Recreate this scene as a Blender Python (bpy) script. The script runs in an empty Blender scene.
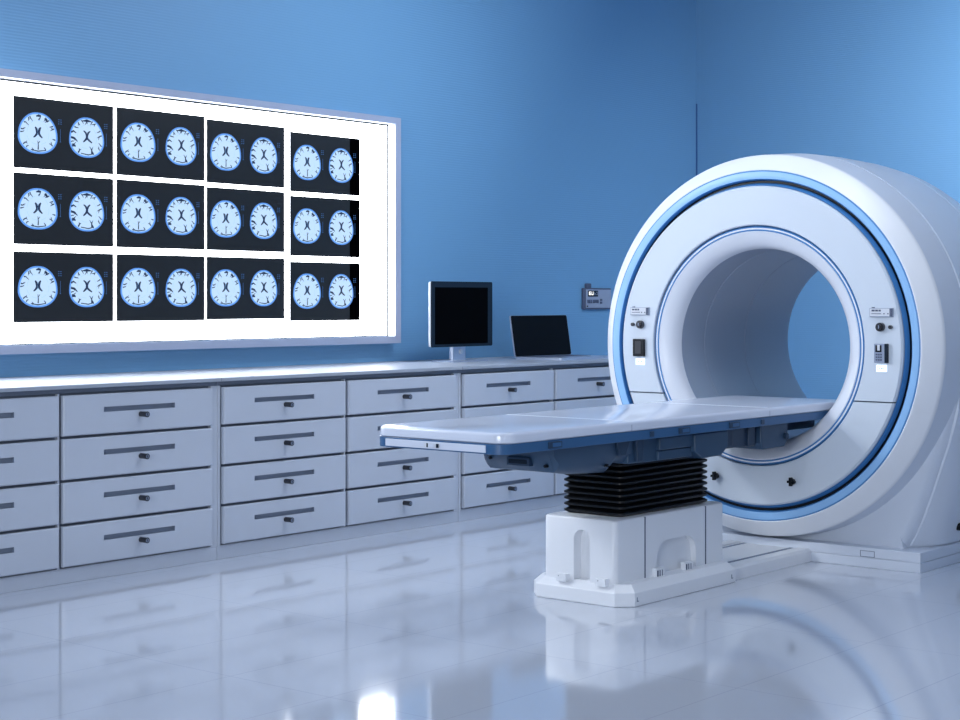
import bpy, bmesh, math, random
from mathutils import Vector, Matrix
S = bpy.context.scene
COL = S.collection
# ---------------------------------------------------------------- camera
FPX = 1674.34
YAW = math.radians(39.516)
cd = bpy.data.cameras.new('camera')
cam = bpy.data.objects.new('camera', cd)
COL.objects.link(cam)
cam.location = (0, 0, 1.35)
cam.rotation_euler = (math.radians(90), 0, YAW - math.radians(90))
cd.sensor_width = 36.0
cd.sensor_fit = 'HORIZONTAL'
cd.lens = 36.0 * FPX / 960.0
cd.shift_y = -59.5 / 960.0
cd.clip_end = 100
S.camera = cam
# ---------------------------------------------------------------- view, world, lights
S.view_settings.view_transform = 'Standard'
S.view_settings.look = 'None'
S.view_settings.gamma = 1
S.view_settings.use_curve_mapping = False
S.view_settings.exposure = 0.0
try:
    S.cycles.use_denoising = True
    S.cycles.max_bounces = 8
    S.cycles.diffuse_bounces = 4
    S.cycles.glossy_bounces = 4
    S.cycles.sample_clamp_indirect = 4.0
    S.cycles.caustics_reflective = False
    S.cycles.caustics_refractive = False
except Exception:
    pass
W = bpy.data.worlds.new('room_air')
S.world = W
W.use_nodes = True
W.node_tree.nodes['Background'].inputs[0].default_value = (0.60, 0.73, 0.97, 1)
W.node_tree.nodes['Background'].inputs[1].default_value = 0.36
LIGHTC = (0.90, 0.95, 1.0)


def area(name, loc, aim, sx, sy, power, color=LIGHTC, spread=180):
    l = bpy.data.lights.new(name, 'AREA')
    l.shape = 'RECTANGLE'
    l.size, l.size_y = sx, sy
    l.energy = power
    l.color = color
    l.spread = math.radians(spread)
    o = bpy.data.objects.new(name, l)
    COL.objects.link(o)
    o.location = loc
    d = Vector(aim) - Vector(loc)
    o.rotation_euler = d.to_track_quat('-Z', 'Y').to_euler()
    return o


area('added_key_left', (4.2, 7.1, 2.95), (7.5, 4.3, 0.7), 0.9, 0.7, 44, spread=130)  # unseen key light, added to strengthen the light from the light box side
area('added_fill_behind', (-1.6, 1.5, 1.9), (7.2, 4.6, 0.8), 2.6, 1.6, 192)  # soft fill added behind the camera, no window is modelled there
area('ceiling_lamp_middle', (6.6, 3.6, 4.25), (7.2, 4.6, 0.0), 1.2, 2.2, 55)
area('ceiling_lamp_wall_left', (7.9, 4.9, 4.2), (8.0, 7.5, 1.7), 1.4, 0.4, 26, spread=110)
area('ceiling_lamp_wall_right', (9.9, 3.0, 4.1), (11.93, 4.5, 2.1), 0.6, 1.4, 88, spread=100)

# ---------------------------------------------------------------- materials
def mat(name, col, rough=0.5, spec=0.5, metal=0.0, emit=None, estr=0.0, coat=0.0):
    m = bpy.data.materials.new(name)
    m.use_nodes = True
    b = m.node_tree.nodes['Principled BSDF']
    b.inputs['Base Color'].default_value = (*col, 1)
    b.inputs['Roughness'].default_value = rough
    b.inputs['Specular IOR Level'].default_value = spec
    b.inputs['Metallic'].default_value = metal
    b.inputs['Coat Weight'].default_value = coat
    b.inputs['Coat Roughness'].default_value = 0.08
    if emit:
        b.inputs['Emission Color'].default_value = (*emit, 1)
        b.inputs['Emission Strength'].default_value = estr
    return m


def nodes(m):
    nt = m.node_tree
    return nt, nt.nodes['Principled BSDF']


def add_grain(m, scale=60, amt=0.04, bump=0.02):
    """gentle procedural mottling so that no surface is a dead flat colour"""
    nt, b = nodes(m)
    base = tuple(b.inputs['Base Color'].default_value)
    tc = nt.nodes.new('ShaderNodeTexCoord')
    n = nt.nodes.new('ShaderNodeTexNoise')
    n.inputs['Scale'].default_value = scale
    n.inputs['Detail'].default_value = 4
    nt.links.new(tc.outputs['Object'], n.inputs['Vector'])
    r = nt.nodes.new('ShaderNodeMapRange')
    r.inputs['To Min'].default_value = 1 - amt
    r.inputs['To Max'].default_value = 1 + amt
    nt.links.new(n.outputs['Fac'], r.inputs['Value'])
    mx = nt.nodes.new('ShaderNodeVectorMath')
    mx.operation = 'SCALE'
    mx.inputs[0].default_value = base[:3]
    nt.links.new(r.outputs['Result'], mx.inputs['Scale'])
    nt.links.new(mx.outputs['Vector'], b.inputs['Base Color'])
    if bump:
        bp = nt.nodes.new('ShaderNodeBump')
        bp.inputs['Strength'].default_value = bump
        bp.inputs['Distance'].default_value = 0.002
        nt.links.new(n.outputs['Fac'], bp.inputs['Height'])
        nt.links.new(bp.outputs['Normal'], b.inputs['Normal'])
    return m


def wall_mat():
    m = mat('blue_ribbed_wall', (0.134, 0.300, 0.50), 0.45, 0.40)
    nt, b = nodes(m)
    tc = nt.nodes.new('ShaderNodeTexCoord')
    w = nt.nodes.new('ShaderNodeTexWave')
    w.wave_type = 'BANDS'
    w.bands_direction = 'Z'
    w.wave_profile = 'SIN'
    w.inputs['Scale'].default_value = 19.0     # about 17 mm between the ribs
    w.inputs['Distortion'].default_value = 0
    nt.links.new(tc.outputs['Object'], w.inputs['Vector'])
    bp = nt.nodes.new('ShaderNodeBump')
    bp.inputs['Strength'].default_value = 0.18
    bp.inputs['Distance'].default_value = 0.003
    nt.links.new(w.outputs['Fac'], bp.inputs['Height'])
    nt.links.new(bp.outputs['Normal'], b.inputs['Normal'])
    return m


def floor_mat():
    m = mat('polished_floor', (0.50, 0.56, 0.70), 0.07, 0.8, coat=0.4)
    nt, b = nodes(m)
    tc = nt.nodes.new('ShaderNodeTexCoord')
    mp = nt.nodes.new('ShaderNodeMapping')
    mp.inputs['Location'].default_value = (-0.07, -0.02, 0)
    nt.links.new(tc.outputs['Object'], mp.inputs['Vector'])
    br = nt.nodes.new('ShaderNodeTexBrick')
    br.offset = 0.0
    br.inputs['Scale'].default_value = 1.0
    br.inputs['Brick Width'].default_value = 1.0
    br.inputs['Row Height'].default_value = 0.5
    br.inputs['Mortar Size'].default_value = 0.0018
    br.inputs['Mortar Smooth'].default_value = 0.3
    br.inputs['Color1'].default_value = (0.60, 0.635, 0.71, 1)
    br.inputs['Color2'].default_value = (0.59, 0.625, 0.70, 1)
    br.inputs['Mortar'].default_value = (0.47, 0.50, 0.58, 1)
    nt.links.new(mp.outputs['Vector'], br.inputs['Vector'])
    nt.links.new(br.outputs['Color'], b.inputs['Base Color'])
    n = nt.nodes.new('ShaderNodeTexNoise')
    n.inputs['Scale'].default_value = 1.3
    nt.links.new(tc.outputs['Object'], n.inputs['Vector'])
    r = nt.nodes.new('ShaderNodeMapRange')
    r.inputs['To Min'].default_value = 0.05
    r.inputs['To Max'].default_value = 0.09
    nt.links.new(n.outputs['Fac'], r.inputs['Value'])
    nt.links.new(r.outputs['Result'], b.inputs['Roughness'])
    return m


M = dict(
    wall=wall_mat(), floor=floor_mat(),
    ceiling=add_grain(mat('ceiling_paint', (0.70, 0.76, 0.86), 0.8), 20),
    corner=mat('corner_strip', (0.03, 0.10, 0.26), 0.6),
    lacquer=add_grain(mat('grey_cabinet_lacquer', (0.47, 0.51, 0.59), 0.34, 0.5), 250, 0.03, 0.01),
    recess=mat('dark_recess', (0.20, 0.24, 0.32), 0.6),
    rail=mat('support_rail_painted_shade', (0.13, 0.16, 0.22), 0.5),  # dark colour paints in the shadow below the worktop edge
    gap=mat('shadow_gap', (0.15, 0.18, 0.24), 0.8),
    steel=add_grain(mat('brushed_steel', (0.50, 0.56, 0.68), 0.28, 0.5, 0.55), 120, 0.05, 0.01),
    top=add_grain(mat('worktop_laminate', (0.34, 0.375, 0.44), 0.36, 0.3), 180, 0.02, 0.005),
    lock=mat('black_lock', (0.02, 0.022, 0.03), 0.35),
    lockface=mat('lock_face', (0.20, 0.24, 0.32), 0.3, 0.5, 0.6),
    panel=mat('lit_panel', (0.9, 0.93, 1.0), 0.5, emit=(0.93, 0.96, 1.0), estr=8.5),
    reveal=mat('white_reveal', (0.88, 0.90, 0.95), 0.5),
    frame=add_grain(mat('frame_aluminium', (0.36, 0.40, 0.52), 0.4, 0.5, 0.2), 90, 0.03, 0.0),
    film=mat('film_dark', (0.008, 0.010, 0.013), 0.5, 0.25, emit=(0.55, 0.75, 1.0), estr=0.003),
    filmblack=mat('film_black', (0.0006, 0.0006, 0.001), 0.7, 0.0),
    scanblue=mat('scan_blue', (0.02, 0.05, 0.12), 0.4, emit=(0.10, 0.29, 0.80), estr=0.95),
    scanmid=mat('scan_mid', (0.05, 0.08, 0.12), 0.4, emit=(0.33, 0.62, 1.0), estr=0.95),
    scanpale=mat('scan_pale', (0.05, 0.08, 0.12), 0.4, emit=(0.56, 0.76, 1.0), estr=0.92),
    scandark=mat('scan_dark', (0.004, 0.012, 0.035), 0.4, emit=(0.02, 0.06, 0.18), estr=0.25),
    scantext=mat('scan_text', (0.01, 0.03, 0.08), 0.4, emit=(0.06, 0.22, 0.62), estr=0.5),
    white=add_grain(mat('white_shell', (0.80, 0.82, 0.86), 0.32, 0.5), 200, 0.012, 0.004),
    shell=add_grain(mat('pale_body_shell', (0.64, 0.69, 0.78), 0.38, 0.5), 200, 0.012, 0.004),
    front=add_grain(mat('front_panel_white', (0.57, 0.63, 0.71), 0.45, 0.4), 200, 0.012, 0.002),
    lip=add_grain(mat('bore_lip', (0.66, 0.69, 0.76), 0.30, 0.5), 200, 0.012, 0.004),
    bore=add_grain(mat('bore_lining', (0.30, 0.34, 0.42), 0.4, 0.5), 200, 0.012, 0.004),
    blue=mat('bright_blue_ring', (0.27, 0.50, 0.80), 0.35),
    dblue=mat('deep_blue_edge', (0.06, 0.22, 0.50), 0.35),
    black=mat('black_gloss', (0.004, 0.006, 0.009), 0.35, 0.25),
    rubber=mat('bellows_rubber', (0.003, 0.0035, 0.005), 0.30, 0.4),
    tbl=add_grain(mat('table_top_white', (0.66, 0.70, 0.80), 0.17, 0.6), 150, 0.012, 0.003),
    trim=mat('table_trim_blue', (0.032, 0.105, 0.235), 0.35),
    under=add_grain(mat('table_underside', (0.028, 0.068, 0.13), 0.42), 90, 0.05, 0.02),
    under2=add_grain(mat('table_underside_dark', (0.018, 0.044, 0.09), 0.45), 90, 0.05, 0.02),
    screen=mat('screen_black', (0.0010, 0.0010, 0.0014), 0.5, 0.02),
    lapscreen=mat('laptop_screen_black', (0.003, 0.0035, 0.0055), 0.4, 0.06),
    bez=mat('monitor_bezel', (0.009, 0.018, 0.032), 0.45, 0.15),
    grey=mat('device_grey', (0.26, 0.31, 0.42), 0.45),
    dgrey=mat('device_dark_grey', (0.07, 0.09, 0.15), 0.5),
    litlabel=mat('lit_label', (0.8, 0.85, 0.95), 0.5, emit=(0.78, 0.90, 1.0), estr=2.0),
    labelw=mat('label_white', (0.60, 0.63, 0.69), 0.5),
    digits=mat('lit_digits', (0.8, 0.8, 0.8), 0.5, emit=(1.0, 0.97, 0.9), estr=0.9),
)

# ---------------------------------------------------------------- helpers
def world_origin(p):
    v = Vector((0, 0, 0))
    while p is not None:
        v += p.location
        p = p.parent
    return v


def obj(name, bm, m, parent=None, label=None, smooth=35, bevel=0.0, seg=2, stuff=False):
    """link a bmesh built in room coordinates as one mesh object"""
    me = bpy.data.meshes.new(name)
    bmesh.ops.recalc_face_normals(bm, faces=bm.faces[:])
    bm.to_mesh(me)
    bm.free()
    for x in (m if isinstance(m, (list, tuple)) else [m]):
        me.materials.append(M[x])
    if parent is not None:
        me.transform(Matrix.Translation(-world_origin(parent)))
    if smooth:
        for p in me.polygons:
            p.use_smooth = True
        me.set_sharp_from_angle(angle=math.radians(smooth))
    o = bpy.data.objects.new(name, me)
    COL.objects.link(o)
    if parent is not None:
        o.parent = parent
    if bevel:
        b = o.modifiers.new('bevel', 'BEVEL')
        b.width = bevel
        b.segments = seg
        b.limit_method = 'ANGLE'
        b.angle_limit = math.radians(40)
        b.harden_normals = False
    if label:
        o['label'] = label
    return o


def thing(name, label, cat, loc, group=None):
    o = bpy.data.objects.new(name, None)
    COL.objects.link(o)
    o.empty_display_size = 0.1
    o.location = loc
    return tag(o, label, cat, group)


def tag(o, label, cat, group=None):
    o['label'] = label
    o['category'] = cat
    if group:
        o['group'] = group
    return o


def struct(name, bm, m, **k):
    o = obj(name, bm, m, **k)
    o['kind'] = 'structure'
    return o


def dup(root, dloc, label):
    """copy a thing with its parts and their sub-parts"""
    r = root.copy()
    COL.objects.link(r)
    r.location = Vector(root.location) + Vector(dloc)
    r['label'] = label

    def rec(src, dst):
        for ch in list(src.children):
            c = ch.copy()
            COL.objects.link(c)
            c.parent = dst
            rec(ch, c)
    rec(root, r)
    return r


def bx(bm, x0, x1, y0, y1, z0, z1, mi=0):
    v = [bm.verts.new(p) for p in ((x0, y0, z0), (x1, y0, z0), (x1, y1, z0), (x0, y1, z0),
                                   (x0, y0, z1), (x1, y0, z1), (x1, y1, z1), (x0, y1, z1))]
    for f in ((0, 3, 2, 1), (4, 5, 6, 7), (0, 1, 5, 4), (1, 2, 6, 5), (2, 3, 7, 6), (3, 0, 4, 7)):
        bm.faces.new([v[i] for i in f]).material_index = mi
    return v


def B(*a):
    bm = bmesh.new()
    bx(bm, *a)
    return bm


def prism(bm, pts, axis, a0, a1, mi=0):
    """extrude a 2-D outline. axis 'x': pts=(y,z); 'y': pts=(x,z); 'z': pts=(x,y)"""
    def P(p, a):
        return {'x': (a, p[0], p[1]), 'y': (p[0], a, p[1]), 'z': (p[0], p[1], a)}[axis]
    lo = [bm.verts.new(P(p, a0)) for p in pts]
    hi = [bm.verts.new(P(p, a1)) for p in pts]
    n = len(pts)
    bm.faces.new(lo).material_index = mi
    bm.faces.new(hi[::-1]).material_index = mi
    for i in range(n):
        bm.faces.new((lo[i], lo[(i + 1) % n], hi[(i + 1) % n], hi[i])).material_index = mi


def rrect(x0, x1, y0, y1, r, n=6):
    out = []
    for cx, cy, a in ((x1 - r, y1 - r, 0), (x0 + r, y1 - r, 90), (x0 + r, y0 + r, 180), (x1 - r, y0 + r, 270)):
        for k in range(n + 1):
            t = math.radians(a + 90 * k / n)
            out.append((cx + r * math.cos(t), cy + r * math.sin(t)))
    return out


def cyl(bm, c, axis, r, a0, a1, n=20, mi=0):
    prism(bm, [(c[0] + r * math.cos(2 * math.pi * k / n), c[1] + r * math.sin(2 * math.pi * k / n)) for k in range(n)],
          axis, a0, a1, mi)


GY, GZ = 4.44, 1.116       # scanner axis


def lathe(prof, n=160, closed=True, mis=None):
    """revolve (x, r) profile around the scanner axis"""
    bm = bmesh.new()
    rings = []
    for x, r in prof:
        rings.append([bm.verts.new((x, GY + r * math.cos(2 * math.pi * k / n), GZ + r * math.sin(2 * math.pi * k / n)))
                      for k in range(n)])
    m = len(prof)
    for i in range(m if closed else m - 1):
        a, b = rings[i], rings[(i + 1) % m]
        for k in range(n):
            f = bm.faces.new((a[k], a[(k + 1) % n], b[(k + 1) % n], b[k]))
            if mis:
                f.material_index = mis[i]
    return bm


def loft(sections, cap=True):
    """sections = list of equally long lists of 3-D points"""
    bm = bmesh.new()
    R = [[bm.verts.new(p) for p in s] for s in sections]
    n = len(R[0])
    for a, b in zip(R, R[1:]):
        for k in range(n):
            bm.faces.new((a[k], a[(k + 1) % n], b[(k + 1) % n], b[k]))
    if cap:
        bm.faces.new(R[0])
        bm.faces.new(R[-1][::-1])
    return bm


# ---------------------------------------------------------------- room shell
WL, WR, ZC = 7.5, 11.93, 4.4
struct('floor', B(-2.0, WR + 0.1, -3.0, WL + 0.1, -0.1, 0.0), 'floor', smooth=0)
struct('ceiling', B(-2.0, WR + 0.1, -3.0, WL + 0.1, ZC, ZC + 0.1), 'ceiling', smooth=0)
struct('wall_left', B(-2.0, WR, WL, WL + 0.1, 0.0, ZC), 'wall', smooth=0)
struct('wall_right', B(WR, WR + 0.1, -3.0, WL + 0.1, 0.0, ZC), 'wall', smooth=0)
struct('corner_dark_line', B(WR - 0.006, WR, WL - 0.012, WL, 0.0, 2.99), 'corner', smooth=0)  # thin dark strip up the wall corner, ending below the ceiling

# ---------------------------------------------------------------- drawer cabinets
UW = 1.945
CF = 6.605                   # carcass front plane


def make_cabinet(x0, label):
    t = thing('drawer_cabinet', label, 'cabinet', (x0, CF, 0.0), 'grey drawer cabinets along the blue wall')
    yb = WL - 0.003
    g = 0.0015
    x1 = x0 + UW
    bm = bmesh.new()
    bx(bm, x0 + g, x0 + 0.022, CF, yb, 0.066, 0.906)          # side panels
    bx(bm, x1 - 0.046, x1 - g, CF, yb, 0.066, 0.906)
    bx(bm, x0 + 0.943, x0 + 0.955, CF, yb, 0.066, 0.906)       # thin middle stile
    bx(bm, x0 + 0.022, x1 - 0.046, CF, yb, 0.066, 0.072)
    obj('carcass', bm, 'lacquer', t, smooth=0, bevel=0.002, seg=1)
    obj('carcass_interior', B(x0 + 0.022, x1 - 0.046, CF + 0.02, yb, 0.072, 0.904), 'gap', t, smooth=0,
        label='dark inside of the cabinet seen through the gaps')
    obj('plinth', B(x0 + g, x1 - g, CF + 0.002, yb, 0.0, 0.066), 'lacquer', t, smooth=0, bevel=0.002, seg=1)
    for col_, (a, b) in enumerate(((x0 + 0.0262, x0 + 0.938), (x0 + 0.960, x0 + 1.895))):
        for r in range(4):
            z0 = 0.081 + r * 0.2075
            z1 = z0 + 0.1935
            yf = CF - 0.024
            c = x0 + (0.462, 1.418)[col_]
            s0, s1, sz0, sz1 = c - 0.222, c + 0.222, z0 + 0.105, z0 + 0.130
            # drawer front with a recessed finger slot: frame faces around the hole and the recess itself
            bm = bmesh.new()
            o_ = [(a, z0), (b, z0), (b, z1), (a, z1)]
            i_ = [(s0, sz0), (s1, sz0), (s1, sz1), (s0, sz1)]
            ch = 0.006
            vb = [bm.verts.new((x, CF + 0.0, z)) for x, z in o_]
            vo = [bm.verts.new((x, yf + ch, z)) for x, z in o_]
            vc = [bm.verts.new((x, yf, z)) for x, z in ((a + ch, z0 + ch), (b - ch, z0 + ch), (b - ch, z1 - ch), (a + ch, z1 - ch))]
            vi = [bm.verts.new((x, yf, z)) for x, z in i_]
            vr = [bm.verts.new((x, yf + 0.020, z)) for x, z in i_]
            for k in range(4):
                j = (k + 1) % 4
                bm.faces.new((vb[k], vb[j], vo[j], vo[k]))
                bm.faces.new((vo[k], vo[j], vc[j], vc[k]))
                bm.faces.new((vc[k], vc[j], vi[j], vi[k]))
                bm.faces.new((vi[k], vi[j], vr[j], vr[k])).material_index = 1
            bm.faces.new(vr).material_index = 1
            bm.faces.new(vb[::-1])
            d = obj('drawer', bm, ['lacquer', 'recess'], t, smooth=0)
            bm = bmesh.new()
            lx, lz = c + 0.004, z0 + 0.084
            cyl(bm, (lx, lz), 'y', 0.0135, yf - 0.048, yf, 20, 0)
            cyl(bm, (lx, lz), 'y', 0.0145, yf - 0.052, yf - 0.046, 20, 0)
            cyl(bm, (lx, lz), 'y', 0.010, yf - 0.0525, yf - 0.0515, 16, 1)
            bx(bm, lx - 0.002, lx + 0.002, yf - 0.0535, yf - 0.052, lz - 0.006, lz + 0.006, 0)
            obj('drawer_lock', bm, ['lock', 'lockface'], d, label='black round drawer lock')
    return t


cab = make_cabinet(3.913, 'grey eight-drawer cabinet below the left part of the light box, furthest left of the row')
dup(cab, (UW, 0, 0), 'grey eight-drawer cabinet in the middle of the row, behind the patient table end')
dup(cab, (2 * UW, 0, 0), 'grey eight-drawer cabinet under the monitor and laptop, beside the scanner')


def make_worktop(x0, label):
    t = thing('worktop', label, 'worktop', (x0, CF, 0.906), 'worktop sections on the drawer cabinets')
    prof = [(CF - 0.029, 0.929), (CF - 0.031, 0.931), (CF - 0.031, 0.9455), (CF - 0.029, 0.948),
            (WL - 0.003, 0.948), (WL - 0.003, 0.929)]
    bm = bmesh.new()
    prism(bm, prof, 'x', x0 + 0.002, x0 + UW - 0.002)
    obj('worktop_slab', bm, 'top', t, smooth=30)
    obj('support_rail', B(x0 + 0.002, x0 + UW - 0.002, CF + 0.006, WL - 0.003, 0.906, 0.929), 'rail', t, smooth=0,
        label='recessed rail under the worktop, its dark colour standing for the shade')
    return t


wt = make_worktop(3.913, 'pale glossy worktop section on the leftmost drawer cabinet, below the light box')
dup(wt, (UW, 0, 0), 'pale glossy worktop section on the middle drawer cabinet, left of the monitor')
dup(wt, (2 * UW, 0, 0), 'pale glossy worktop section carrying the monitor and the laptop')
CT = 0.948

# ---------------------------------------------------------------- wall light box
lx0, lx1, lz0, lz1 = 4.45, 8.178, 1.070, 2.551
ly0, lyp = 7.42, 7.492
lb = thing('light_box', 'large wall-mounted light box with grey frame and glowing white panel above the worktop', 'light box',
           (6.3, WL, 1.07))
bm = bmesh.new()
fw = 0.052
for (a, b, c, d) in ((lx0, lx1, lz1 - 0.042, lz1), (lx0, lx1, lz0, lz0 + 0.046), (lx0, lx0 + fw, lz0 + 0.046, lz1 - 0.042),
                     (lx1 - fw, lx1, lz0 + 0.046, lz1 - 0.042)):
    bx(bm, a, b, ly0, ly0 + 0.012, c, d, 0)
for (a, b, c, d) in ((lx0 + 0.004, lx1 - 0.004, lz1 - 0.040, lz1 - 0.003), (lx0 + 0.004, lx1 - 0.004, lz0 + 0.003, lz0 + 0.044),
                     (lx0 + 0.004, lx0 + fw - 0.002, lz0 + 0.044, lz1 - 0.040), (lx1 - fw + 0.002, lx1 - 0.004, lz0 + 0.044, lz1 - 0.040)):
    bx(bm, a, b, ly0 + 0.012, WL - 0.001, c, d, 1)
obj('frame', bm, ['frame', 'reveal'], lb, smooth=0, label='grey metal frame with white inner sides')
obj('lit_panel', B(lx0 + fw + 0.004, lx1 - fw - 0.008, lyp, WL - 0.001, lz0 + 0.052, lz1 - 0.048), 'panel', lb, smooth=0,
    label='glowing white panel')
bm = bmesh.new()
for (a, b, c, d) in ((lx0 + fw - 0.002, lx1 - fw + 0.002, lz1 - 0.052, lz1 - 0.042), (lx0 + fw - 0.002, lx1 - fw + 0.002, lz0 + 0.046, lz0 + 0.052),
                     (lx0 + fw - 0.002, lx0 + fw + 0.004, lz0 + 0.052, lz1 - 0.048), (lx1 - fw - 0.008, lx1 - fw + 0.002, lz0 + 0.052, lz1 - 0.048)):
    bx(bm, a, b, lyp - 0.004, lyp + 0.004, c, d)
obj('panel_gasket', bm, 'lock', lb, smooth=0, label='thin dark gasket round the glowing panel')


# ---- brain scan films
def ribbon(bm, pts, w, y, mi):
    """tapering stroke in the x-z plane"""
    n = len(pts)
    L, R = [], []
    for i, (x, z) in enumerate(pts):
        a = pts[max(i - 1, 0)]
        b = pts[min(i + 1, n - 1)]
        dx, dz = b[0] - a[0], b[1] - a[1]
        l = math.hypot(dx, dz) or 1
        ww = (w[i] if isinstance(w, (list, tuple)) else w) * (0.78 if mi == 3 else 0.5)
        L.append(bm.verts.new((x - dz / l * ww, y, z + dx / l * ww)))
        R.append(bm.verts.new((x + dz / l * ww, y, z - dx / l * ww)))
    for i in range(n - 1):
        bm.faces.new((L[i], R[i], R[i + 1], L[i + 1])).material_index = mi


def egg(s, W_=0.128, H_=0.110, n=48):
    out = []
    for k in range(n):
        t = 2 * math.pi * k / n
        c, q = math.cos(t), math.sin(t)
        z = H_ * (abs(q) ** 0.86) * (1 if q > 0 else -1)
        wid = W_ * (1.0 - 0.17 * (q + 0.25) ** 1.2 if q > -0.25 else 1.0 - 0.10 * (q + 0.25) ** 2)
        out.append((wid * (abs(c) ** 0.84) * (1 if c > 0 else -1) * s, z * s))
    return out


def poly(bm, pts, y, mi):
    f = bm.faces.new([bm.verts.new((x, y, z)) for x, z in pts])
    f.material_index = mi
    return f


def scan_mesh(kind):
    rnd = random.Random(5 if kind == 'a' else 11)
    bm = bmesh.new()
    wk = 1.0 if kind == 'a' else 0.93
    E = lambda s: [(x * wk, z) for x, z in egg(s)]
    poly(bm, E(1.0), 0.0, 0)
    poly(bm, E(0.925), -0.0004, 1)
    poly(bm, E(0.90), -0.0006, 2)
    y = -0.0010
    rim = E(0.87)
    n = len(rim)
    spots = [1, 4, 7, 9, 12, 15, 18, 20, 23, 25, 28, 31, 33, 40, 43, 46]
    for i, k in enumerate(spots):
        x, z = rim[(k + rnd.randint(-1, 1)) % n]
        ln = rnd.uniform(0.16, 0.32)
        p = [(x * 1.02, z * 1.02)]
        cx, cz = x, z
        for s in range(3):
            cx -= x * ln / 3 + rnd.uniform(-.004, .004)
            cz -= z * ln / 3 + rnd.uniform(-.005, .005)
            p.append((cx, cz))
        ribbon(bm, p, [0.0052, 0.0036, 0.0030, 0.0012], y, 3)
        if i % 2 == 0:      # a small branch
            q = p[1]
            ang = math.atan2(-z, -x) + rnd.choice((-1, 1)) * rnd.uniform(.7, 1.1)
            l = rnd.uniform(.012, .022)
            ribbon(bm, [q, (q[0] + l * .5 * math.cos(ang), q[1] + l * .5 * math.sin(ang)), (q[0] + l * math.cos(ang), q[1] + l * math.sin(ang) - .003)],
                   [0.004, 0.003, 0.001], y, 3)
    if kind == 'a':
        # two bowed ventricles back to back
        for s in (-1, 1):
            ribbon(bm, [(s * .018, .032), (s * .010, .022), (s * .006, .008), (s * .007, -.004), (s * .016, -.015), (s * .028, -.024)],
                   [0.005, 0.009, 0.010, 0.009, 0.007, 0.004], y, 3)
        ribbon(bm, [(-.002, .022), (-.001, -.012)], 0.004, y, 1)
        ribbon(bm, [(.001, -.088), (.002, -.065), (-.001, -.040)], [0.005, 0.004, 0.002], y, 3)
        ribbon(bm, [(.001, -.055), (.012, -.042)], [0.003, 0.002], y, 3)
        ribbon(bm, [(-.012, .090), (.006, .094), (.018, .088)], [0.004, 0.009, 0.003], y, 3)
        ribbon(bm, [(.040, .080), (.054, .074), (.060, .062)], [0.003, 0.010, 0.004], y, 3)
        ribbon(bm, [(-.045, -.090), (0, -.096), (.045, -.090)], [0.003, 0.004, 0.003], y, 3)
    else:
        ribbon(bm, [(-.022, .036), (-.008, .026), (0, .010), (-.002, -.006), (-.012, -.016), (-.024, -.026)],
               [0.004, 0.007, 0.009, 0.009, 0.007, 0.004], y, 3)
        ribbon(bm, [(.022, .036), (.009, .026), (.002, .010), (.003, -.006), (.016, -.016), (.034, -.027)],
               [0.004, 0.007, 0.008, 0.008, 0.007, 0.004], y - .0002, 3)
        ribbon(bm, [(-.030, .089), (0, .092), (.030, .089)], [0.003, 0.010, 0.003], y, 3)
        ribbon(bm, [(.034, -.086), (.032, -.066), (.018, -.048)], [0.008, 0.005, 0.002], y, 3)
        ribbon(bm, [(.032, -.066), (.040, -.050)], [0.004, 0.002], y, 3)
        ribbon(bm, [(-.104, .022), (-.088, .030), (-.070, .020)], [0.007, 0.006, 0.003], y, 3)
        ribbon(bm, [(-.105, -.006), (-.080, -.010), (-.062, -.026)], [0.006, 0.007, 0.003], y, 3)
        ribbon(bm, [(-.098, -.052), (-.084, -.048), (-.074, -.054)], [0.006, 0.008, 0.003], y, 3)
        ribbon(bm, [(-.040, -.088), (.010, -.094), (.045, -.086)], [0.003, 0.004, 0.003], y, 3)
    # faint inner contour
    for s_, m_ in ((0.58, 1),):
        c = [(x * 0.95, z + .004) for x, z in E(s_)]
        c = [c[k] for k in range(n)]
        for k in range(0, n, 2):
            if k % 6 != 0:
                ribbon(bm, [c[k], c[(k + 1) % n], c[(k + 2) % n]], 0.0016, y, m_)
    me = bpy.data.meshes.new('brain_scan')
    bm.normal_update()
    for f in bm.faces:
        if f.normal.y > 0:
            f.normal_flip()
    bm.to_mesh(me)
    bm.free()
    for k in ('scanblue', 'scanmid', 'scanpale', 'scandark'):
        me.materials.append(M[k])
    return me


scan_a, scan_b = scan_mesh('a'), scan_mesh('b')


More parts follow.
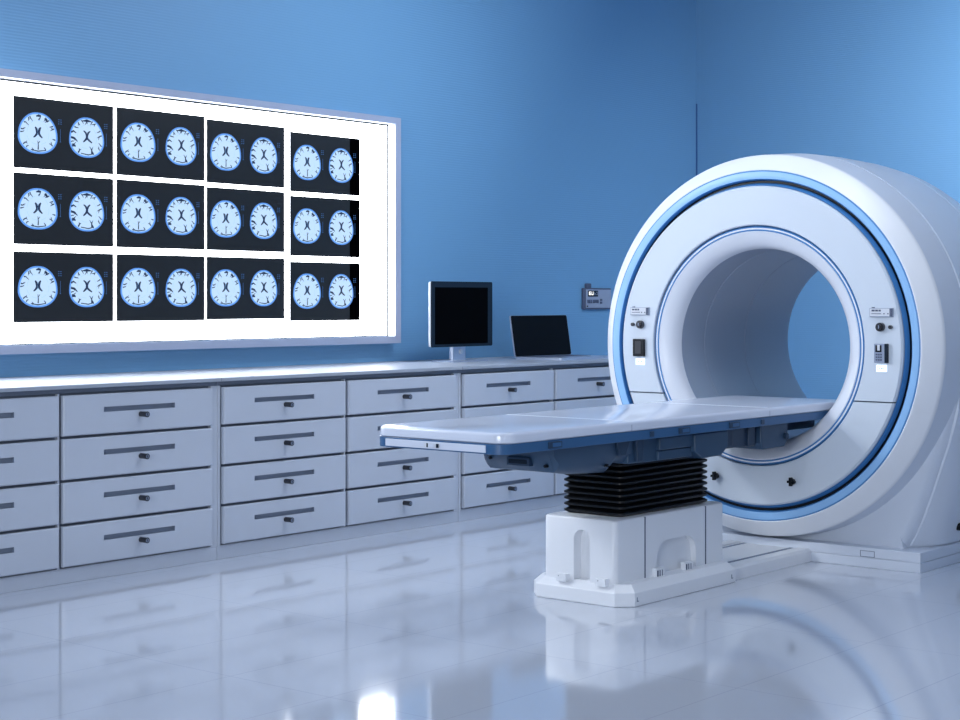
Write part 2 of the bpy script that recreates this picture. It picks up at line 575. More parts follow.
def film(x0, x1, z0, z1, label, dark_strip):
    yf = lyp - 0.004
    w = x1 - x0
    t = thing('scan_film', label, 'scan film', (x0 + w / 2, lyp, z0), 'brain scan films on the light box')
    k = w / 0.646
    bm = bmesh.new()
    bx(bm, x0, x1, yf, lyp - 0.0005, z0, z1, 0)
    if dark_strip:
        bx(bm, x1 - 0.093, x1 + 0.0004, yf - 0.0006, yf, z0 - 0.0004, z1 + 0.0004, 1)
    zc = (z0 + z1) / 2 + 0.002
    for xm in (x0 + 0.292 * k, x0 + 0.596 * k):
        for r in range(3):
            for c in range(2):
                bx(bm, xm - .012 + c * .014, xm - .005 + c * .014, yf - 0.0012, yf, zc + .080 - r * .011, zc + .084 - r * .011, 2)
        bx(bm, xm + .001, xm + .0025, yf - 0.0012, yf, zc - .035, zc + .032, 2)
        bx(bm, xm - .002, xm + .005, yf - 0.0012, yf, zc - .038, zc - .035, 2)
    obj('film_sheet', bm, ['film', 'filmblack', 'scantext'], t, smooth=0)
    for me, dx in ((scan_a, 0.150), (scan_b, 0.466)):
        o = bpy.data.objects.new('brain_scan', me)
        COL.objects.link(o)
        o.parent = t
        o.location = (x0 + dx * k - t.location.x, yf - 0.0014 - t.location.y, zc - t.location.z)
        o.scale = (k, 1, 1)
        o['label'] = 'pale blue brain slice picture with dark ventricles'
    return t


COLX = [(5.227, 5.878), (5.902, 6.542), (6.560, 7.186), (7.236, 7.857)]
ROWZ = [[(1.234, 1.609), (1.647, 2.025), (2.050, 2.428)]] * 2 + \
       [[(1.238, 1.608), (1.647, 2.017), (2.043, 2.415)], [(1.223, 1.590), (1.628, 1.998), (2.026, 2.394)]]
RN = ['bottom', 'middle', 'top']
CN = ['leftmost column on the light box', 'second column from the left', 'third column from the left', 'rightmost column, black right edge']
for ci, (a, b) in enumerate(COLX):
    for ri in range(3):
        z0, z1 = ROWZ[ci][ri]
        film(a, b, z0, z1, f'dark film with two brain scans, {RN[ri]} row, {CN[ci]}', ci == 3)

# ---------------------------------------------------------------- monitor
my = 7.10
mo = thing('monitor', 'black square-screened monitor standing on the worktop right of the light box', 'monitor', (8.42, my + 0.05, CT))
obj('casing', B(8.106, 8.730, my, my + 0.020, 1.049, 1.471), 'labelw', mo, bevel=0.009, seg=3, label='light grey casing')
obj('casing_back', B(8.26, 8.58, my + 0.018, my + 0.05, 1.12, 1.40), 'grey', mo, bevel=0.01, seg=3)
bm = bmesh.new()
x0, x1, z0, z1 = 8.111, 8.734, 1.047, 1.474
prism(bm, rrect(x0, x1, z0, z1, 0.012), 'y', my - 0.004, my + 0.004)
obj('bezel', bm, 'bez', mo, label='dark blue-black bezel')
obj('screen', B(8.146, 8.684, my - 0.0055, my - 0.003, 1.066, 1.436), 'screen', mo, smooth=0, label='switched-off black screen')
bm = bmesh.new()
prism(bm, rrect(8.385, 8.525, my + 0.05, my + 0.085, 0.012), 'z', CT + 0.008, 1.25)
bx(bm, 8.40, 8.51, my + 0.040, my + 0.055, 1.14, 1.24)
obj('stand_neck', bm, 'steel', mo, label='silver stand neck')
bm = bmesh.new()
cyl(bm, (8.465, 1.012), 'y', 0.016, my + 0.040, my + 0.052)
obj('neck_button', bm, 'labelw', mo, label='small bright round button')
bm = bmesh.new()
prism(bm, rrect(8.25, 8.63, my - 0.07, my + 0.13, 0.03), 'z', CT, CT + 0.008)
obj('stand_base', bm, 'grey', mo, label='flat silver foot plate')

# ---------------------------------------------------------------- laptop
lp = thing('laptop', 'open black-screened laptop on the worktop between monitor and scanner', 'laptop', (9.24, 7.0, CT))
hy = 7.12
bm = bmesh.new()
prism(bm, rrect(9.005, 9.655, hy - 0.40, hy, 0.02), 'z', CT, CT + 0.015)
obj('keyboard_base', bm, 'steel', lp, label='silver keyboard half')
obj('keyboard', B(9.05, 9.61, hy - 0.21, hy - 0.03, CT + 0.0152, CT + 0.017), 'dgrey', lp, smooth=0, label='dark keys')
obj('touchpad', B(9.24, 9.42, hy - 0.36, hy - 0.24, CT + 0.0152, CT + 0.0158), 'grey', lp, smooth=0)
th = math.radians(9)


def tilt_box(bm, x0, x1, h0, h1, d0, d1, mi=0, r=0.014):
    """slab standing on the hinge and leaning back"""
    o = Vector((0, hy - 0.006, CT + 0.014))
    u = Vector((0, math.sin(th), math.cos(th)))
    w = Vector((0, math.cos(th), -math.sin(th)))
    pts = rrect(x0, x1, h0, h1, r)
    A = [bm.verts.new(Vector((x, 0, 0)) + o + u * h + w * d0) for x, h in pts]
    C_ = [bm.verts.new(Vector((x, 0, 0)) + o + u * h + w * d1) for x, h in pts]
    n = len(pts)
    bm.faces.new(A).material_index = mi
    bm.faces.new(C_[::-1]).material_index = mi
    for k in range(n):
        bm.faces.new((A[k], A[(k + 1) % n], C_[(k + 1) % n], C_[k])).material_index = mi


bm = bmesh.new()
tilt_box(bm, 9.005, 9.655, 0.002, 0.288, 0.0, 0.010)
lid = obj('lid', bm, 'grey', lp, label='silver lid')
bm = bmesh.new()
tilt_box(bm, 9.009, 9.651, 0.004, 0.2865, -0.0015, 0.001)
obj('screen', bm, 'lapscreen', lp, label='black glass screen')

# ---------------------------------------------------------------- wall control unit
cu = thing('wall_control_unit', 'small grey control box with digital display on the blue wall beside the scanner', 'control box', (10.5, WL, 1.28))
obj('housing', B(10.303, 10.66, 7.475, WL - 0.001, 1.282, 1.445), 'dgrey', cu, bevel=0.004)
obj('face_plate', B(10.325, 10.652, 7.469, 7.475, 1.294, 1.434), 'grey', cu, smooth=0, bevel=0.002)
obj('display_window', B(10.345, 10.475, 7.4665, 7.469, 1.380, 1.426), 'bez', cu, smooth=0, label='dark blue display window')


def digit_seg(bm, x, z, h, w, segs, y, d=0.0012, t=0.005, mi=0):
    """letters drawn as seven-segment bars"""
    a = dict(t=(x, x + w, z + h - t, z + h), m=(x, x + w, z + h / 2 - t / 2, z + h / 2 + t / 2), b=(x, x + w, z, z + t),
             tl=(x, x + t, z + h / 2, z + h), bl=(x, x + t, z, z + h / 2), tr=(x + w - t, x + w, z + h / 2, z + h), br=(x + w - t, x + w, z, z + h / 2))
    for s in segs:
        p = a[s]
        bx(bm, p[0], p[1], y - d, y, p[2], p[3], mi)


bm = bmesh.new()
digit_seg(bm, 10.357, 1.392, 0.026, 0.024, ('t', 'm', 'b', 'tl', 'bl'), 7.4665)
digit_seg(bm, 10.389, 1.392, 0.026, 0.024, ('tl', 'bl', 'b', 'tr', 'br'), 7.4665)
obj('display_letters', bm, 'digits', cu, smooth=0, label='lit white letters EU')
bm = bmesh.new()
digit_seg(bm, 10.424, 1.392, 0.024, 0.018, ('tl', 'bl', 'b', 'm'), 7.4665, t=0.004)
digit_seg(bm, 10.450, 1.392, 0.024, 0.016, ('t', 'tr', 'br', 'b'), 7.4665, t=0.004)
obj('display_figures', bm, 'grey', cu, smooth=0, label='dim unlit figures')
for i, w in enumerate((0.016, 0.012, 0.012)):
    obj('button', B(10.338 + i * 0.022, 10.338 + i * 0.022 + w, 7.464, 7.469, 1.330, 1.356), 'dgrey', cu, smooth=0)
for i in range(3):
    obj('button', B(10.408 + i * 0.026, 10.428 + i * 0.026, 7.464, 7.469, 1.330 + 0.003 * (i % 2), 1.356), 'dgrey', cu, smooth=0)
for i in range(2):
    obj('button', B(10.505, 10.527, 7.464, 7.469, 1.325 + i * 0.022, 1.341 + i * 0.022), 'dgrey', cu, smooth=0)
obj('power_button', B(10.333, 10.342, 7.464, 7.469, 1.302, 1.311), 'black', cu, smooth=0, label='tiny black button')
bm = bmesh.new()
prism(bm, [(10.345, 1.445), (10.398, 1.445), (10.398, 1.472), (10.392, 1.480), (10.351, 1.480), (10.345, 1.472)], 'y', 7.475, 7.50)
obj('conduit_stub', bm, 'dgrey', cu, smooth=0, label='dark cable stub on top')

# ---------------------------------------------------------------- MRI scanner
sc = thing('mri_scanner', 'large white ring-shaped MRI scanner with blue rings on a floor plinth', 'scanner', (8.4, GY, 0.0))
# outer body shell (with grooves)
prof = [(7.735, 0.90), (7.735, 0.985), (7.745, 0.998), (7.78, 1.003), (7.955, 1.020), (7.958, 1.012), (7.968, 1.012), (7.971, 1.021),
        (8.20, 1.024), (8.495, 1.018), (8.498, 1.010), (8.508, 1.010), (8.511, 1.017), (8.68, 1.004), (8.80, 0.980), (8.88, 0.950),
        (8.92, 0.915), (8.935, 0.86), (8.935, 0.545), (8.92, 0.535), (8.85, 0.545), (8.85, 0.90)]
obj('body_shell', lathe(prof), 'shell', sc, smooth=28, label='pale blue-grey cylindrical body')
# skirt: sections in the y-z plane
def skirt_sec(x, pts):
    L = pts + [(GY + 0.0, pts[-1][1])]
    left = [(x, y, z) for y, z in pts]
    right = [(x, 2 * GY - y, z) for y, z in reversed(pts)]
    return left + right
F0 = [(3.80, 1.20), (3.52, 0.98), (3.46, 0.84), (3.505, 0.66), (3.590, 0.41), (3.645, 0.26), (3.685, 0.17), (3.715, 0.12), (3.725, 0.10)]
F1 = [(3.70, 1.20), (3.48, 1.00), (3.435, 0.85), (3.470, 0.66), (3.530, 0.41), (3.575, 0.26), (3.602, 0.17), (3.612, 0.12), (3.615, 0.10)]
F2 = [(3.72, 1.20), (3.50, 1.00), (3.455, 0.85), (3.490, 0.66), (3.545, 0.41), (3.580, 0.26), (3.605, 0.17), (3.612, 0.12), (3.615, 0.10)]
Fm = [((a[0] * .35 + b[0] * .65), (a[1] + b[1]) / 2) for a, b in zip(F0, F1)]
def inset(S_, d):
    return [(y + d, z) for y, z in S_]
secs = [skirt_sec(7.860, inset(F0, 0.05)), skirt_sec(7.875, inset(F0, 0.02)), skirt_sec(7.905, inset(F0, 0.003)), skirt_sec(7.915, F0), skirt_sec(8.0, Fm), skirt_sec(8.10, F1),
        skirt_sec(8.50, F1), skirt_sec(8.78, F2), skirt_sec(8.86, inset(F2, 0.03)), skirt_sec(8.88, inset(F2, 0.07))]
# hollow out the bore area: the skirt only fills below the bore, so build it as two flanks and a belly
def flank(side):
    out = []
    for s in secs:
        n = len(s) // 2
        pts = s[:n] if side < 0 else s[n:]
        x = pts[0][0]
        inner = [(x, GY + side * 0.60, 0.10), (x, GY + side * 0.60, 0.60), (x, GY + side * 0.80, 1.0)]
        if side < 0:
            out.append(pts + inner)
        else:
            out.append(pts + [inner[2], inner[1], inner[0]][::-1][::-1])
    return out
obj('skirt_panel', loft(flank(-1)), 'shell', sc, smooth=40, label='near flared side cover')
right = []
for s in secs:
    n = len(s) // 2
    pts = [(x, 2 * GY - y, z) for x, y, z in s[:n]]
    x = pts[0][0]
    right.append(pts + [(x, GY + 0.60, 0.10), (x, GY + 0.60, 0.60), (x, GY + 0.80, 1.0)])
obj('skirt_panel', loft(right), 'shell', sc, smooth=40, label='far flared side cover')
bm = bmesh.new()
th0 = [math.radians(a) for a in range(228, 313, 6)]
prism(bm, [(GY - 0.72, 0.10)] + [(GY + 0.93 * math.cos(a), GZ + 0.93 * math.sin(a)) for a in th0] + [(GY + 0.72, 0.10)], 'x', 7.862, 8.87)
obj('belly_panel', bm, 'shell', sc, smooth=40, label='lower front cover between body and plinth')
# raised side shroud following the flank, with a slanting front edge
def yside(z):
    P = sorted([(p[1], p[0]) for p in F1])
    for (z0, y0), (z1, y1) in zip(P, P[1:]):
        if z0 <= z <= z1:
            return y0 + (y1 - y0) * (z - z0) / (z1 - z0)
    return P[0][1] if z < P[0][0] else P[-1][1]
so, si = [], []
edge = [(0.17, 7.985), (0.26, 7.95), (0.41, 7.97), (0.55, 8.0), (0.66, 8.02), (0.75, 8.05), (0.85, 8.09)]
bm = bmesh.new()
def ylook(P_, z):
    P = sorted([(p[1], p[0]) for p in P_])
    for (z0, y0), (z1, y1) in zip(P, P[1:]):
        if z0 <= z <= z1:
            return y0 + (y1 - y0) * (z - z0) / (z1 - z0)
    return P[0][1] if z < P[0][0] else P[-1][1]
rows = []
for z in (0.108, 0.15, 0.20, 0.26, 0.34, 0.42, 0.52, 0.62, 0.72, 0.80, 0.86):
    ya, ym, yb_ = ylook(F0, z), ylook(Fm, z), ylook(F1, z)
    rows.append([bm.verts.new(p) for p in ((7.918, ya + 0.012, z), (7.924, ya - 0.014, z), (8.0, ym - 0.012, z), (8.10, yb_ - 0.010, z),
                                           (8.74, yb_ - 0.008, z), (8.76, yb_ + 0.04, z), (8.05, yb_ + 0.06, z))])
for a, b in zip(rows, rows[1:]):
    for k in range(7):
        bm.faces.new((a[k], a[(k + 1) % 7], b[(k + 1) % 7], b[k]))
bm.faces.new(rows[0])
bm.faces.new(rows[-1][::-1])
obj('side_shroud', bm, 'shell', sc, smooth=30, label='raised side cover with slanting front edge')
bm = bmesh.new()
cyl(bm, (8.22, 0.185), 'y', 0.020, yside(0.19) - 0.03, yside(0.19))
obj('levelling_knob', bm, 'black', sc, label='black round knob low on the side')
# plinth
bm = bmesh.new()
bx(bm, 7.772, 9.10, 3.588, 5.292, 0.0, 0.049)
bx(bm, 7.772, 9.10, 3.588, 5.292, 0.0505, 0.100)
bx(bm, 7.778, 9.09, 3.594, 5.286, 0.040, 0.060)
p_ = obj('floor_plinth', bm, 'shell', sc, smooth=0, bevel=0.003, seg=2, label='two-layer rectangular floor plinth')
bm = bmesh.new()
for (a, b, c, d) in ((3.833, 3.912, 0.083, 0.0855), (3.833, 3.912, 0.054, 0.0565), (3.833, 3.8355, 0.054, 0.0855), (3.9095, 3.912, 0.054, 0.0855)):
    bx(bm, 7.7695, 7.7725, a, b, c, d)
obj('access_hatch', bm, 'recess', p_, smooth=0, label='outlined rectangular hatch')
# white bezel
prof = [(7.646, 0.912), (7.645, 0.916), (7.648, 0.921), (7.655, 0.929), (7.685, 0.962), (7.712, 0.990), (7.722, 0.998), (7.738, 1.000),
        (7.738, 0.96), (7.75, 0.90), (7.70, 0.88), (7.67, 0.905)]
obj('outer_bezel', lathe(prof), 'white', sc, smooth=40, label='glossy white rounded outer rim')
# blue ring: light conical face, darker edges
prof = [(7.646, 0.912), (7.642, 0.905), (7.648, 0.868), (7.656, 0.862), (7.69, 0.860), (7.70, 0.905)]
obj('blue_ring', lathe(prof, mis=[1, 0, 1, 1, 1, 1]), ['blue', 'dblue'], sc, smooth=40, label='light blue ring inside the white rim')
prof = [(7.675, 0.862), (7.675, 0.848), (7.668, 0.846), (7.652, 0.838), (7.640, 0.832), (7.72, 0.828), (7.72, 0.862)]
obj('groove_ring', lathe(prof, mis=[1, 1, 0, 0, 0, 1, 1]), ['dblue', 'black'], sc, smooth=40, label='dark blue groove around the front panel')
# front panel, split near z = 0.85
def annulus(upper):
    prof = [(7.624, 0.825), (7.620, 0.820), (7.620, 0.631), (7.624, 0.626), (7.66, 0.626), (7.66, 0.830), (7.632, 0.830)]
    if not upper:
        prof = [(x + 0.002, r) for x, r in prof]
    bm = lathe(prof, 200)
    zc = 0.852 if upper else 0.845
    bmesh.ops.bisect_plane(bm, geom=bm.verts[:] + bm.edges[:] + bm.faces[:], plane_co=(0, 0, zc), plane_no=(0, 0, 1),
                           clear_inner=upper, clear_outer=not upper)
    es = [e for e in bm.edges if e.is_boundary]
    bmesh.ops.holes_fill(bm, edges=es, sides=0)
    return bm
obj('front_panel', annulus(True), 'front', sc, smooth=30, label='smooth white upper front panel')
lowp = obj('front_panel', annulus(False), 'front', sc, smooth=30, label='lower front panel below the thin dark joint')
bm = lathe([(7.645, 0.822), (7.645, 0.632), (7.655, 0.632), (7.655, 0.822)], 96)
obj('panel_backing', bm, 'gap', sc, smooth=0, label='dark backing seen in the panel joint')
# inner rings and lip
prof = [(7.655, 0.628), (7.640, 0.622), (7.630, 0.616), (7.632, 0.612), (7.632, 0.604), (7.628, 0.602), (7.632, 0.596), (7.70, 0.596), (7.70, 0.628)]
obj('inner_blue_ring', lathe(prof, mis=[0, 0, 0, 1, 0, 0, 0, 0, 0]), ['dblue', 'white'], sc, smooth=40, label='twin thin blue rings round the bore')
prof = [(7.634, 0.597), (7.631, 0.592), (7.633, 0.585), (7.642, 0.565), (7.655, 0.543), (7.672, 0.524), (7.695, 0.511), (7.72, 0.506),
        (7.72, 0.53), (7.70, 0.597)]
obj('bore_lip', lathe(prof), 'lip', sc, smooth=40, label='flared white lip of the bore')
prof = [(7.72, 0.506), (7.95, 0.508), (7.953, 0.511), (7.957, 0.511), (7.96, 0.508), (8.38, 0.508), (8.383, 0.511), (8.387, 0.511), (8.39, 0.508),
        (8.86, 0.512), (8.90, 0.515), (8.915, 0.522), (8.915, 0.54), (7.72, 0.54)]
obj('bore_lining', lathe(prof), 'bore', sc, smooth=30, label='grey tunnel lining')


# small fittings on the front panel
def xcyl(bm, y, z, r, x0, x1, n=20, mi=0):
    cyl(bm, (y, z), 'x', r, x0, x1, n, mi)


PX = 7.620
for (y0, y1, tab) in ((5.092, 5.204, 5.195), (3.661, 3.778, 3.770)):
    bm = bmesh.new()
    bx(bm, PX - 0.012, PX, y0, y1, 1.273, 1.310, 0)
    bx(bm, PX - 0.010, PX, y0 - 0.003, y1 + 0.003, 1.2695, 1.3125, 2)  # grey border paints the outline shadow around the plate
    bx(bm, PX - 0.0135, PX - 0.001, y0, y0 + 0.012, 1.272, 1.311, 1)
    bx(bm, PX - 0.009, PX, tab - 0.012, tab, 1.310, 1.317, 1)
    pl = obj('label_plate', bm, ['labelw', 'dgrey', 'grey'], sc, smooth=0, label='small pale plate with printed lines')
    bm = bmesh.new()
    for i, (u, wd) in enumerate(((0.08, 0.14), (0.25, 0.12), (0.40, 0.10))):
        yy = y1 - u * (y1 - y0)
        bx(bm, PX - 0.0132, PX - 0.0115, yy - wd * (y1 - y0), yy, 1.296, 1.305, 0)
    bx(bm, PX - 0.0132, PX - 0.0115, y1 - 0.060, y1 - 0.008, 1.2835, 1.2865, 0)
    for u in (0.62, 0.80):
        yy = y1 - u * (y1 - y0)
        bx(bm, PX - 0.0132, PX - 0.0115, yy - 0.006, yy, 1.282, 1.288, 0)
    obj('plate_print', bm, 'dgrey', pl, smooth=0)
for (yb, ys) in ((5.144, 5.194), (3.724, 3.671)):
    bm = bmesh.new()
    xcyl(bm, yb, 1.219, 0.022, PX - 0.018, PX)
    xcyl(bm, yb, 1.219, 0.013, PX - 0.026, PX - 0.018)
    k = obj('control_knob', bm, 'lock', sc, label='large black control knob')
    bm = bmesh.new()
    bx(bm, PX - 0.0285, PX - 0.026, yb - 0.002, yb + 0.002, 1.212, 1.228)
    obj('knob_mark', bm, 'grey', k, smooth=0)
    bm = bmesh.new()
    xcyl(bm, ys, 1.219, 0.0095, PX - 0.014, PX)
    obj('small_button', bm, 'lock', sc, label='small black round button')
bm = bmesh.new()
bx(bm, PX - 0.020, PX, 5.115, 5.186, 1.046, 1.140)
k = obj('hand_control', bm, 'black', sc, smooth=0, bevel=0.003, label='black rectangular control on the left of the bore')
obj('control_inset', B(PX - 0.0215, PX - 0.02, 5.132, 5.170, 1.060, 1.128), 'lock', k, smooth=0)
bm = bmesh.new()
bx(bm, PX - 0.020, PX, 3.684, 3.753, 1.044, 1.137)
k = obj('hand_control', bm, 'grey', sc, smooth=0, bevel=0.003, label='grey keypad control on the right of the bore')
obj('control_slot', B(PX - 0.022, PX - 0.0195, 3.712, 3.744, 1.096, 1.130), 'black', k, smooth=0)
obj('control_lever', B(PX - 0.024, PX - 0.0195, 3.720, 3.733, 1.104, 1.132), 'labelw', k, smooth=0)
for r in range(3):
    for c in range(3):
        obj('key', B(PX - 0.0225, PX - 0.0195, 3.710 + c * 0.012, 3.718 + c * 0.012, 1.054 + r * 0.013, 1.062 + r * 0.013), 'dgrey', k, smooth=0)
obj('control_side', B(PX - 0.0215, PX - 0.0, 3.6835, 3.696, 1.0435, 1.1375), 'bez', k, smooth=0)
for (y0, y1) in ((5.125, 5.171), (3.698, 3.742)):
    bm = bmesh.new()
    bx(bm, PX - 0.004, PX, y0 - 0.004, y1 + 0.004, 1.000, 1.032, 0)
    pl = obj('lit_label', bm, 'litlabel', sc, smooth=0, label='glowing white label')
    bm = bmesh.new()
    for a, b, c, d in ((y0, y1, 1.027, 1.0295), (y0, y0 + .003, 1.004, 1.0295), (y1 - .003, y1, 1.004, 1.0295), (y0, y1, 1.004, 1.0065),
                       (y0 + .010, y0 + .016, 1.010, 1.021), (y0 + .020, y0 + .026, 1.010, 1.021), (y0 + .031, y0 + .036, 1.010, 1.021)):
        bx(bm, PX - 0.0060, PX - 0.0035, a, b, c, d)
    obj('label_print', bm, 'scantext', pl, smooth=0)
for y in (4.668, 4.214):
    bm = bmesh.new()
    xcyl(bm, y, 0.424, 0.017, PX - 0.016, PX + 0.003, 8)
    bx(bm, PX - 0.030, PX - 0.010, y - 0.006, y + 0.006, 0.403, 0.447)
    bx(bm, PX - 0.024, PX - 0.012, y - 0.026, y + 0.020, 0.418, 0.430)
    obj('lock_screw', bm, 'black', sc, smooth=0, label='black star-shaped screw on the lower panel')

# ---------------------------------------------------------------- patient table
tb = thing('patient_table', 'long white patient table on a black-bellowed pedestal, running into the scanner bore', 'patient table', (6.5, GY, 0.0))
TY0, TY1 = 4.088, 4.792
TX0, TX1 = 5.108, 7.99


def slab(x0, x1, z0, z1, y0, y1, rl, roll, dish):
    """rounded slab; rl = plan corner radius at the free end, roll = rounded top edge"""
    if rl:
        base = rrect(x0, x1 + rl, y0, y1, rl, 8)
        plan = [(min(x, x1), y) for x, y in base if x <= x1 + 1e-6 or True]
        plan = [p for i, p in enumerate(plan) if p != plan[i - 1]]
    else:
        plan = [(x1, y1), (x0, y1), (x0, y0), (x1, y0)]
    cx, cy = (x0 + x1) / 2, (y0 + y1) / 2

    def ins(d):
        out = []
        for x, y in plan:
            nx = x + (d if (rl and x < cx) else 0) * (1 if x < x0 + rl + 0.001 else 0) * min(1, abs(x - (x0 + rl)) / max(rl, 1e-6))
            k = 1 if abs(y - y0) < 1e-6 or abs(y - y1) < 1e-6 else min(1, (abs(y - cy) - ((y1 - y0) / 2 - rl)) / max(rl, 1e-6)) if rl else 1
            k = max(0, k)
            ny = y + d * k * (1 if y < cy else -1)
            out.append((nx, ny))
        return out
    levels = [(0.004, z0), (0, z0 + 0.004), (0, z1 - roll)]
    for a in (30, 60, 90):
        t = math.radians(a)
        levels.append((roll * (1 - math.cos(t)), z1 - roll + roll * math.sin(t)))
    if dish:
        levels += [(roll + 0.018, z1 - 0.0005), (roll + 0.034, z1 - dish)]
    return loft([[(x, y, z) for x, y in ins(d)] for d, z in levels])


g = 0.0
for i, (a, b) in enumerate(((TX0, 5.985), (5.985, 7.168), (7.168, TX1))):
    obj('tabletop', slab(a + (g if i else 0), b - g, 0.786, 0.829, TY0, TY1, 0.075 if i == 0 else 0, 0.014, 0.0), 'tbl', tb, smooth=40,
        label=['white glossy top, rounded free end', 'white glossy top, middle length', 'white glossy top, length inside the bore'][i])
for xs in (5.985, 7.168):
    bm = bmesh.new()
    prism(bm, [(xs - 0.006, 0.8285), (xs - 0.003, 0.8300), (xs + 0.003, 0.8300), (xs + 0.006, 0.8285)], 'y', TY0 + 0.015, TY1 - 0.015)
    bx(bm, xs - 0.0015, xs + 0.0015, TY0 - 0.0006, TY0 + 0.01, 0.788, 0.815, 1)
    obj('top_joint', bm, ['labelw', 'grey'], tb, smooth=0, label='fine pale joint across the top')
# blue trim under the top
bm = bmesh.new()
prism(bm, [(min(x, TX1), y) for x, y in rrect(TX0 - 0.004, TX1 + 0.07, TY0 + 0.002, TY1 - 0.002, 0.07, 8)], 'z', 0.744, 0.785)
tr = obj('edge_trim', bm, 'trim', tb, smooth=40, bevel=0.004, label='deep blue edge band under the top')
fy0, fy1 = TY0 + 0.060, TY1 - 0.060
obj('end_plate', B(TX0 - 0.0075, TX0 + 0.01, 4.180, 4.716, 0.749, 0.779), 'tbl', tr, smooth=0, bevel=0.002, label='pale inset plate on the free end')
bm = bmesh.new()
bx(bm, TX0 - 0.011, TX0 - 0.006, 4.416, 4.500, 0.755, 0.773, 0)
bx(bm, TX0 - 0.014, TX0 - 0.010, 4.420, 4.432, 0.756, 0.772, 1)
bx(bm, TX0 - 0.013, TX0 - 0.010, 4.478, 4.484, 0.756, 0.772, 1)
bx(bm, TX0 - 0.014, TX0 - 0.010, 4.446, 4.472, 0.758, 0.770, 2)
obj('end_latch', bm, ['labelw', 'bez', 'tbl'], tr, smooth=0, label='small latch on the free end')
for x in (5.390, 6.357, 6.792):
    bm = bmesh.new()
    bx(bm, x, x + 0.085, TY0 - 0.006, TY0 + 0.004, 0.752, 0.778, 0)
    bx(bm, x + 0.022, x + 0.078, TY0 - 0.0075, TY0 - 0.004, 0.757, 0.773, 1)
    obj('rail_clip', bm, ['under2', 'trim'], tr, smooth=0, label='dark accessory clip')
for x in (6.127, 7.085):
    obj('rail_tab', B(x, x + 0.026, TY0 - 0.004, TY0 + 0.004, 0.753, 0.776), 'under2', tr, smooth=0)
# hull under the table: lofted cross sections along x
def hull(x, y0, y1, zb, c=0.05):
    return [(x, y0, 0.744), (x, y0 + 0.004, zb + c), (x, y0 + 0.02, zb + c * .35), (x, y0 + c, zb), (x, y1 - c, zb), (x, y1 - 0.02, zb + c * .35), (x, y1 - 0.004, zb + c), (x, y1, 0.744)]
hs = [hull(5.545, 4.20, 4.53, 0.715, 0.004), hull(5.552, 4.178, 4.565, 0.680, 0.02), hull(5.580, 4.170, 4.580, 0.632, 0.035),
      hull(5.66, 4.162, 4.62, 0.620, 0.04), hull(5.80, 4.16, 4.70, 0.612, 0.04),
      hull(5.93, 4.16, 4.72, 0.606, 0.04), hull(5.99, 4.165, 4.715, 0.640, 0.04), hull(6.10, 4.165, 4.715, 0.640, 0.04)]
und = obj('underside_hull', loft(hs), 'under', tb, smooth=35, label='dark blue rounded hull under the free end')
bm = bmesh.new()
bx(bm, 5.535, 5.60, 4.300, 4.420, 0.655, 0.690, 0)
bx(bm, 5.532, 5.55, 4.312, 4.408, 0.664, 0.682, 1)
obj('hull_grip', bm, ['under2', 'bez'], und, smooth=0, bevel=0.002, label='dark recessed grip')
for y, z in ((4.520, 0.678), (4.225, 0.660)):
    bm = bmesh.new()
    cyl(bm, (y, z), 'x', 0.007, 5.545, 5.58, 10)
    obj('hull_screw', bm, 'black', und, smooth=0)
for x, z in ((5.90, 0.640),):
    bm = bmesh.new()
    cyl(bm, (x, z), 'y', 0.007, 4.152, 4.172, 10)
    obj('hull_screw', bm, 'black', und, smooth=0)
# V-shaped gussets, housings
bm = bmesh.new()
prism(bm, [(5.96, 0.744), (6.07, 0.744), (6.03, 0.675), (5.99, 0.675)], 'y', 4.150, 4.73)
prism(bm, [(6.12, 0.744), (6.18, 0.744), (6.17, 0.640), (6.13, 0.640)], 'y', 4.155, 4.72)
obj('gusset', bm, 'under2', tb, smooth=0, bevel=0.003, label='dark wedge-shaped ribs')
bm = bmesh.new()
prism(bm, [(6.08, 0.744), (6.36, 0.744), (6.36, 0.628), (6.08, 0.632)], 'y', 4.172, 4.695)
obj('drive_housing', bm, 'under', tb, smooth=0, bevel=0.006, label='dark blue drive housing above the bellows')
bm = bmesh.new()
bx(bm, 6.30, 6.58, 4.150, 4.73, 0.678, 0.735)
bx(bm, 6.30, 6.58, 4.158, 4.72, 0.632, 0.674)
obj('drive_cover', bm, 'under', tb, smooth=0, bevel=0.005, label='stepped cover with a dark joint')
bm = bmesh.new()
prism(bm, [(6.57, 0.734), (6.86, 0.738), (6.86, 0.66), (6.80, 0.622), (6.64, 0.618), (6.57, 0.655)], 'y', 4.135, 4.74)
obj('motor_box', bm, 'under', tb, smooth=0, bevel=0.006, label='protruding box under the table')
bm = bmesh.new()
bx(bm, 6.86, 7.24, 4.19, 4.69, 0.640, 0.744)
bx(bm, 6.90, 6.97, 4.175, 4.70, 0.650, 0.744)
bx(bm, 7.12, 7.18, 4.175, 4.70, 0.640, 0.744)
obj('guide_rail', bm, 'under2', tb, smooth=0, bevel=0.004, label='dark guide rail block')
bm = bmesh.new()
prism(bm, [(7.20, 0.744), (7.466, 0.744), (7.466, 0.650), (7.43, 0.620), (7.22, 0.618), (7.20, 0.65)], 'y', 4.155, 4.715)
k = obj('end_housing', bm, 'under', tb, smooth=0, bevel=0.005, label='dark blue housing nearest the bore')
bm = bmesh.new()
cyl(bm, (7.435, 0.672), 'y', 0.016, 4.140, 4.17, 12)
obj('housing_bolt', bm, 'under2', k)
obj('bore_support', B(7.46, 7.96, 4.27, 4.61, 0.680, 0.744), 'under2', tb, smooth=0, bevel=0.004, label='dark support beam inside the bore')
